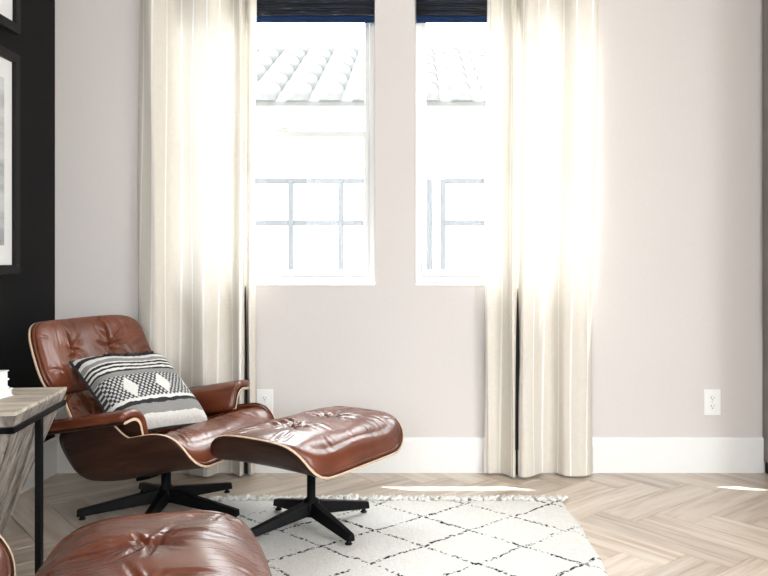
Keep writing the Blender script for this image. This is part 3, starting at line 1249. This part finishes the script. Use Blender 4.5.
def star_base(t, n, rad, rot0, hub_z, tip_z=0.034, col_top=0.25, col_r=0.017):
    """black cast base: column and n separate tapering legs with glides"""
    bm = bmesh.new()
    lathe(bm, [(0, hub_z - 0.06), (0.032, hub_z - 0.055), (0.036, hub_z - 0.02), (0.030, hub_z + 0.006), (col_r, hub_z + 0.016), (col_r, col_top), (0, col_top)], 24)
    mesh_obj('column', bm, M_steel, t, smooth=True)
    for k in range(n):
        a = rot0 + 2 * PI * k / n
        M = Matrix.Rotation(a, 4, 'Z')
        pts = [(0.012, -0.024, hub_z - 0.050), (rad, -0.0165, tip_z - 0.020), (rad, 0.0165, tip_z - 0.020), (0.012, 0.024, hub_z - 0.050),
               (0.012, -0.017, hub_z + 0.004), (rad, -0.012, tip_z + 0.008), (rad, 0.012, tip_z + 0.008), (0.012, 0.017, hub_z + 0.004)]
        lg = mesh_obj('leg', hexa([M @ Vector(p) for p in pts], 0.004), M_steel, t)
        bm = bmesh.new()
        lathe(bm, [(0, 0.0), (0.013, 0.0), (0.014, 0.004), (0.008, 0.009), (0.008, tip_z - 0.01), (0, tip_z - 0.01)], 16,
              Matrix.Translation(M @ Vector((rad - 0.02, 0, 0))))
        mesh_obj('glide', bm, M_steel, lg, smooth=True)


def make_ottoman(label, loc, rotz, base_rot, seed):
    t = thing('leather_ottoman', label, 'ottoman', loc, rotz, 'cognac leather ottomans')
    L = 0.265
    Smax = 0.388

    def S(p, q):
        y, z = bend_u(q * Smax, 0.205, 0.105, R(66))
        x = p * L
        return (x, y, 0.292 + z - 0.010 * p * p)
    mesh_obj('plywood_shell', shell_mesh(S), [M_walnut, M_ply], t, smooth=True)
    bt = ((0.0, 0.115), (0.0, -0.115))
    bm, rim = cushion_mesh(S, lambda x, y: 0.422 - 0.16 * x * x - 0.05 * y * y, buttons=bt, seed=seed)
    cu = mesh_obj('leather_cushion', bm, M_leather, t, smooth=True)
    mesh_obj('piping', piping_mesh(rim), M_leather, cu, smooth=True)
    for bx, by in bt:
        mesh_obj('button', button_mesh(), M_button, cu, smooth=True, loc=(bx, by, 0.422 - 0.026))
    star_base(t, 4, 0.275, base_rot - rotz, 0.098, col_top=0.272)
    bm = bmesh.new()
    box(bm, -0.10, 0.10, -0.03, 0.03, 0.262, 0.278, 0.004)
    box(bm, -0.03, 0.03, -0.13, 0.13, 0.262, 0.277, 0.004)
    mesh_obj('mounting_bracket', bm, M_steel, t)
    return t


def make_chair(label, loc, rotz, base_rot, seed):
    t = thing('lounge_chair', label, 'lounge chair', loc, rotz, 'cognac leather lounge chairs')

    # ---- seat
    tilt = R(-14)
    Mseat = Matrix.Translation((0.112, 0, 0.232)) @ Matrix.Rotation(tilt, 4, 'Y')
    L = 0.268

    def S(p, q, extra=True):
        up = 0.433 + (0.100 * sstep(0.10, -0.18, p) if extra else 0.0)
        y, z = bend_u(q * up, 0.215, 0.10, R(76))
        x = p * L - 0.36 * z * sstep(0.1, -1.0, p)
        zc = 0.045 * max(0.0, -p - 0.35) ** 2 - 0.012 * max(0, p) ** 2
        return (x, y, z + zc)
    o = mesh_obj('seat_shell', shell_mesh(S, 5.0, 0.009, 24, 144), [M_walnut, M_ply], t, smooth=True)
    o.matrix_local = Mseat
    bt = ((0.02, 0.12), (0.02, -0.12))
    bm, rim = cushion_mesh(lambda p, q: S(p, q, False), lambda x, y: 0.134 - 0.16 * max(0, x) ** 2 - 0.03 * y * y, 5.0, bt, seed=seed, shrink=0.96)
    cu = mesh_obj('seat_cushion', bm, M_leather, t, smooth=True)
    cu.matrix_local = Mseat
    mesh_obj('piping', piping_mesh(rim), M_leather, cu, smooth=True)
    for bx, by in bt:
        mesh_obj('button', button_mesh(), M_button, cu, smooth=True, loc=(bx, by, 0.134 - 0.028))

    # ---- back and headrest panels: local x runs up the panel, z towards the sitter
    def panel(nm, cxz, lean, Lh, Wd, Rc, n_exp, th, bts, sd, taper=0.0, folds=None):
        M = Matrix.Translation((cxz[0], 0, cxz[1])) @ Matrix.Rotation(-(PI / 2 + lean), 4, 'Y') @ Matrix.Rotation(PI, 4, 'Z')
        # columns: panel x -> up and back, panel z -> forward
        ux = Vector((-math.sin(lean), 0, math.cos(lean)))
        uz = Vector((math.cos(lean), 0, math.sin(lean)))
        uy = uz.cross(ux)
        M = Matrix(((ux.x, uy.x, uz.x, cxz[0]), (ux.y, uy.y, uz.y, 0), (ux.z, uy.z, uz.z, cxz[1]), (0, 0, 0, 1)))

        def Sp(p, q):
            a = q * Wd * (1 - taper * p) / Rc
            return (p * Lh, Rc * math.sin(a), Rc * (1 - math.cos(a)) + 0.012 * p * p)
        sh = mesh_obj(nm + '_shell', shell_mesh(Sp, n_exp, 0.009), [M_walnut, M_ply], t, smooth=True)
        sh.matrix_local = M
        bmc, rm = cushion_mesh(Sp, lambda x, y: th + 0.55 * y * y, n_exp, bts, seed=sd, shrink=0.955, edge_pow=5.0, folds=folds)
        c_ = mesh_obj(nm + '_cushion', bmc, M_leather, t, smooth=True)
        c_.matrix_local = M
        mesh_obj('piping', piping_mesh(rm), M_leather, c_, smooth=True)
        for bx, by in bts:
            mesh_obj('button', button_mesh(), M_button, c_, smooth=True, loc=(bx, by, th + 0.55 * by * by - 0.026))
    panel('backrest', (-0.290, 0.350), R(31), 0.165, 0.365, 0.45, 2.8, 0.062, ((0.0, 0.12), (0.0, -0.12)), seed + 3)  # lumbar panel
    panel('headrest', (-0.442, 0.634), R(23), 0.172, 0.342, 0.72, 4.2, 0.075, ((0.015, 0.115), (0.015, -0.115)), seed + 5, taper=0.04,
          folds=[(0.02, 0.115, 0.17, 0.15, 0.026, 0.010), (0.02, -0.115, 0.17, -0.085, 0.026, 0.010)])
    # rear braces joining the two back panels
    for s_ in (-1, 1):
        bm = bmesh.new()
        tube(bm, [(-0.335, s_ * 0.11, 0.34), (-0.405, s_ * 0.11, 0.47), (-0.455, s_ * 0.11, 0.60), (-0.495, s_ * 0.11, 0.72)], 0.011, 8)
        mesh_obj('back_brace', bm, M_steel, t, smooth=True)

    # ---- arms: leather pad rolling outward over a plywood strip
    for s_ in (-1, 1):
        path = []
        for k in range(6):
            path.append(Vector((0.412 - 0.045 * k / 5, 0.452 + 0.006 * k / 5)))
        for k in range(1, 9):
            a = PI / 2 - k / 8 * R(82)
            path.append(Vector((0.367 - 0.052 * math.cos(a), 0.458 - 0.052 + 0.052 * math.sin(a))))
        e_ = path[-1]
        for k in range(1, 4):
            path.append(Vector((e_.x - 0.004 * k, e_.y - 0.013 * k)))

        def ribbon(off0, off1, x0, x1, rnd_, nm, mats, pale=False):
            bm = bmesh.new()
            n = len(path)
            nrm = []
            for i in range(n):
                tg = (path[min(n - 1, i + 1)] - path[max(0, i - 1)]).normalized()
                nv = Vector((tg.y, -tg.x))      # to be oriented up / inward
                if nv.y < -0.01 or (abs(nv.y) <= 0.01 and nv.x > 0):
                    nv = -nv
                nrm.append(nv)
            for i in range(n):
                if nrm[i].x > 0.2:
                    nrm[i] = -nrm[i]
            nxs = 22
            mid, half = (off0 + off1) / 2, (off1 - off0) / 2
            secs = []
            for j in range(nxs + 1):
                u = j / nxs
                x = x0 + (x1 - x0) * (0.5 - 0.5 * math.cos(PI * u))
                de = min(x - x0, x1 - x)
                k_ = 1.0 if rnd_ == 0 else max(0.12, min(1.0, math.sqrt(max(0, 1 - (1 - min(1, de / rnd_)) ** 2))))
                ring = []
                zz = 0.185 * (x - 0.12) + 0.012                 # arms rise a little to the front
                m_ = 10
                ups = [(path[i] + nrm[i] * (mid + half * k_)) for i in range(n)]
                dns = [(path[i] + nrm[i] * (mid - half * k_)) for i in range(n)]
                # round the two long edges
                c0 = path[0] + nrm[0] * mid + (path[0] - path[1]).normalized() * half * k_ * 0.9
                c1 = path[-1] + nrm[-1] * mid + (path[-1] - path[-2]).normalized() * half * k_ * 0.9
                loop = ups + [c1] + list(reversed(dns)) + [c0]
                secs.append([bm.verts.new((x, s_ * q.x, q.y + zz)) for q in loop])
            m_ = len(secs[0])
            for A, B in zip(secs, secs[1:]):
                for k in range(m_):
                    f = bm.faces.new((A[k], A[(k + 1) % m_], B[(k + 1) % m_], B[k]))
                    if pale and n - 1 <= k <= n:
                        f.material_index = 1
            for cap in (secs[0], secs[-1]):
                # quads across the section
                for i in range(n - 1):
                    f = bm.faces.new((cap[i], cap[i + 1], cap[2 * n - 1 - i], cap[2 * n - i]))
                    if pale:
                        f.material_index = 1
                f1 = bm.faces.new((cap[n - 1], cap[n], cap[n + 1]))
                f2 = bm.faces.new((cap[0], cap[2 * n], cap[2 * n + 1]))
                if pale:
                    f1.material_index = f2.material_index = 1
            bmesh.ops.recalc_face_normals(bm, faces=list(bm.faces))
            return mesh_obj(nm, bm, mats, t, smooth=not pale)
        ribbon(0.0, 0.036, -0.235, 0.142, 0.022, 'arm_pad', [M_leather])
        ribbon(-0.010, 0.0005, -0.225, 0.140, 0, 'arm_shell', [M_walnut, M_ply], True)

    # ---- base and underframe
    star_base(t, 5, 0.345, base_rot - rotz, 0.098, col_top=0.20, col_r=0.020)
    bm = bmesh.new()
    M2 = Matrix.Translation((0.02, 0, 0.186)) @ Matrix.Rotation(tilt, 4, 'Y')
    box(bm, -0.20, 0.20, -0.032, 0.032, -0.008, 0.006, 0.004, M2)
    box(bm, -0.035, 0.035, -0.17, 0.17, -0.008, 0.006, 0.004, M2)
    mesh_obj('mounting_bracket', bm, M_steel, t)
    return t


CH1 = (-1.048, 3.200, R(-20))
chair1 = make_chair('brown leather lounge chair holding the striped pillow by the black wall', (CH1[0], CH1[1], 0.0), CH1[2], R(-18), 3)
ott1 = make_ottoman('brown leather ottoman on the white rug in front of the windows', (-0.408, 2.988, 0.0128), R(-32), R(-50), 21)
ott2 = make_ottoman('brown leather ottoman cut off by the bottom edge, nearest the camera', (-0.552, 1.585, 0.0128), R(17), R(39), 33)
chair2 = make_chair('brown leather lounge chair of which only the seat edge shows, bottom left corner', (-1.295, 1.50, 0.0), R(3), R(0), 41)


# ================================================================== THROW PILLOW
def make_pillow():
    w, h, th = 0.215, 0.220, 0.082
    n = 48
    t = thing('throw_pillow', 'black and ivory knitted throw pillow with diamonds on the lounge chair seat', 'pillow')

    def pt(i, j, side):
        a, b = -1 + 2 * i / n, -1 + 2 * j / n
        k = (1 - a ** 4) * (1 - b ** 4)
        d = th * max(0, k) ** 0.42
        sq = 1 - 0.055 * (1 - abs(a) ** 2) * abs(b) ** 3
        sq2 = 1 - 0.055 * (1 - abs(b) ** 2) * abs(a) ** 3
        lump = 0.006 * math.sin(a * 5 + 1) * math.sin(b * 4 + 2) * k
        return Vector((a * w * sq2, b * h * sq, side * d * (1.0 if side > 0 else 0.42) + lump))
    for side, nm, mat in ((1, 'front_cover', M_pillow), (-1, 'back_cover', M_pillow_back)):
        bm = bmesh.new()
        uvl = bm.loops.layers.uv.new('UVMap')
        g = [[bm.verts.new(pt(i, j, side)) for i in range(n + 1)] for j in range(n + 1)]
        for j in range(n):
            for i in range(n):
                idx = ((i, j), (i + 1, j), (i + 1, j + 1), (i, j + 1))
                if side < 0:
                    idx = idx[::-1]
                f = bm.faces.new([g[q][p] for p, q in idx])
                for lp, (p, q) in zip(f.loops, idx):
                    lp[uvl].uv = (p / n, q / n)
        mesh_obj(nm, bm, mat, t, smooth=True)
    bm = bmesh.new()
    edge = [pt(i, 0, 1) for i in range(n)] + [pt(n, j, 1) for j in range(n)] + [pt(i, n, 1) for i in range(n, 0, -1)] + [pt(0, j, 1) for j in range(n, 0, -1)]
    tube(bm, edge, 0.006, 6, closed=True)
    mesh_obj('edge_cord', bm, M_pillow_back, t, smooth=True)
    # raised wool tufts along the black top band
    rn = random.Random(4)
    bm = bmesh.new()
    for k in range(46):
        a = -0.55 + 1.15 * k / 45
        i_ = (a + 1) / 2 * n
        p = pt(i_, 0.905 * n + rn.uniform(-0.6, 0.6), 1)
        dv = Vector((rn.uniform(-0.012, 0.012), rn.uniform(-0.016, 0.004), rn.uniform(0.006, 0.014)))
        tube(bm, [p, p + dv * 0.6, p + dv], [0.005, 0.005, 0.002], 5)
    mesh_obj('wool_tufts', bm, M_pillow_back, t, smooth=True)
    return t


pil = make_pillow()
f_ = Vector((math.cos(CH1[2] - R(12)), math.sin(CH1[2] - R(12)), 0))
n_ = Vector((-f_.y, f_.x, 0))
cpos = Vector((CH1[0], CH1[1], 0)) + f_ * -0.090 + n_ * -0.062 + Vector((0, 0, 0.489)) + (f_ * 0.59 + Vector((0, 0, 0.81))) * 0.012
up = (f_ * -0.40 + Vector((0, 0, 0.29)) + n_ * 0.04).normalized()
right = n_ - up * n_.dot(up)
right.normalize()
nz = right.cross(up)
pil.matrix_world = Matrix(((right.x, up.x, nz.x, cpos.x), (right.y, up.y, nz.y, cpos.y), (right.z, up.z, nz.z, cpos.z), (0, 0, 0, 1)))


# ================================================================== SIDE TABLE AND BOOKS
TB = thing('side_table', 'weathered wood side table tapering downward in a black metal frame', 'side table', (-1.499, 2.475, 0), R(7))
tw, td, TZ = 0.275, 0.232, 0.60
bw, bd, BZ = 0.10, 0.09, 0.10
top_t = 0.012
for k in range(5):
    y0 = -td + 2 * td * k / 5
    mesh_obj('top_board', newbox(-tw, tw, y0 + 0.0008, y0 + 2 * td / 5 - 0.0008, TZ - top_t, TZ, 0.0015), M_reclaimed, TB)
# four sloping faces, each of upright boards
nb = 7


def face_boards(fix, n):
    for k in range(n):
        a0, a1 = -1 + 2 * k / n, -1 + 2 * (k + 1) / n
        g0 = 0.0015
        zt, zb = TZ - top_t - 0.0005, BZ
        th = 0.012
        pts = []
        for inset, z, hw, hd in ((0, zb, bw, bd), (0, zt, tw, td)):
            lo = []
            for (a, ins) in ((a0, 0), (a1, 0), (a1, th), (a0, th)):
                gg = g0 if a == a0 else -g0
                if fix[0] == 'x':
                    s_ = fix[1]
                    lo.append(Vector((s_ * (hw - ins), a * (hd - ins) + gg, z)))
                else:
                    s_ = fix[1]
                    lo.append(Vector((a * (hw - ins) + gg, s_ * (hd - ins), z)))
            pts += lo
        mesh_obj('side_board', hexa(pts, 0.001), M_reclaimed_v, TB)


face_boards(('x', 1), nb)
face_boards(('x', -1), nb)
face_boards(('y', -1), nb)
face_boards(('y', 1), nb)
mesh_obj('base_block', newbox(-bw + 0.012, bw - 0.012, -bd + 0.012, bd - 0.012, BZ - 0.015, BZ + 0.03), M_reclaimed, TB)
# black frame: ring bar below the top, a leg in the middle of each side
fr_z = 0.553
fx, fy = 0.272, 0.236
for nm, b in (('frame_bar', (fx - 0.022, fx, -fy, fy, fr_z - 0.018, fr_z)), ('frame_bar', (-fx, -fx + 0.022, -fy, fy, fr_z - 0.018, fr_z)),
              ('frame_bar', (-fx, fx, fy - 0.02, fy, fr_z - 0.018, fr_z)), ('frame_bar', (-fx, fx, -fy, -fy + 0.02, fr_z - 0.018, fr_z)),
              ('leg', (fx - 0.021, fx - 0.001, -0.012, 0.012, 0.0, fr_z - 0.018)), ('leg', (-fx + 0.001, -fx + 0.021, -0.012, 0.012, 0.0, fr_z - 0.018)),
              ('foot_bar', (-fx, fx, -0.012, 0.012, 0.0, 0.012))):
    mesh_obj(nm, newbox(*b, bev=0.0015), M_steel, TB)


def make_book(label, x, y, z, rz, w, h, th):
    t = thing('book', label, 'book', (x, y, z), rz, 'white books on the side table')
    bm = bmesh.new()
    box(bm, -w / 2, w / 2, -h / 2, h / 2, 0, 0.003, 0.0006)
    box(bm, -w / 2, w / 2, -h / 2, h / 2, th - 0.003, th, 0.0006)
    box(bm, -w / 2, -w / 2 + 0.003, -h / 2, h / 2, 0.0028, th - 0.0028)
    mesh_obj('cover', bm, M_cover, t)
    mesh_obj('pages', newbox(-w / 2 + 0.003, w / 2 - 0.004, -h / 2 + 0.004, h / 2 - 0.004, 0.0031, th - 0.0031), M_page, t)
    return t


make_book('thick white book at the bottom of the stack on the side table', -1.480, 2.475, TZ + 0.0005, R(-4), 0.24, 0.19, 0.026)
make_book('white book second from the bottom of the stack on the side table', -1.487, 2.475, TZ + 0.027, R(1), 0.235, 0.185, 0.028)
make_book('smaller white book on top of the stack on the side table', -1.475, 2.475, TZ + 0.0555, R(3), 0.22, 0.17, 0.030)
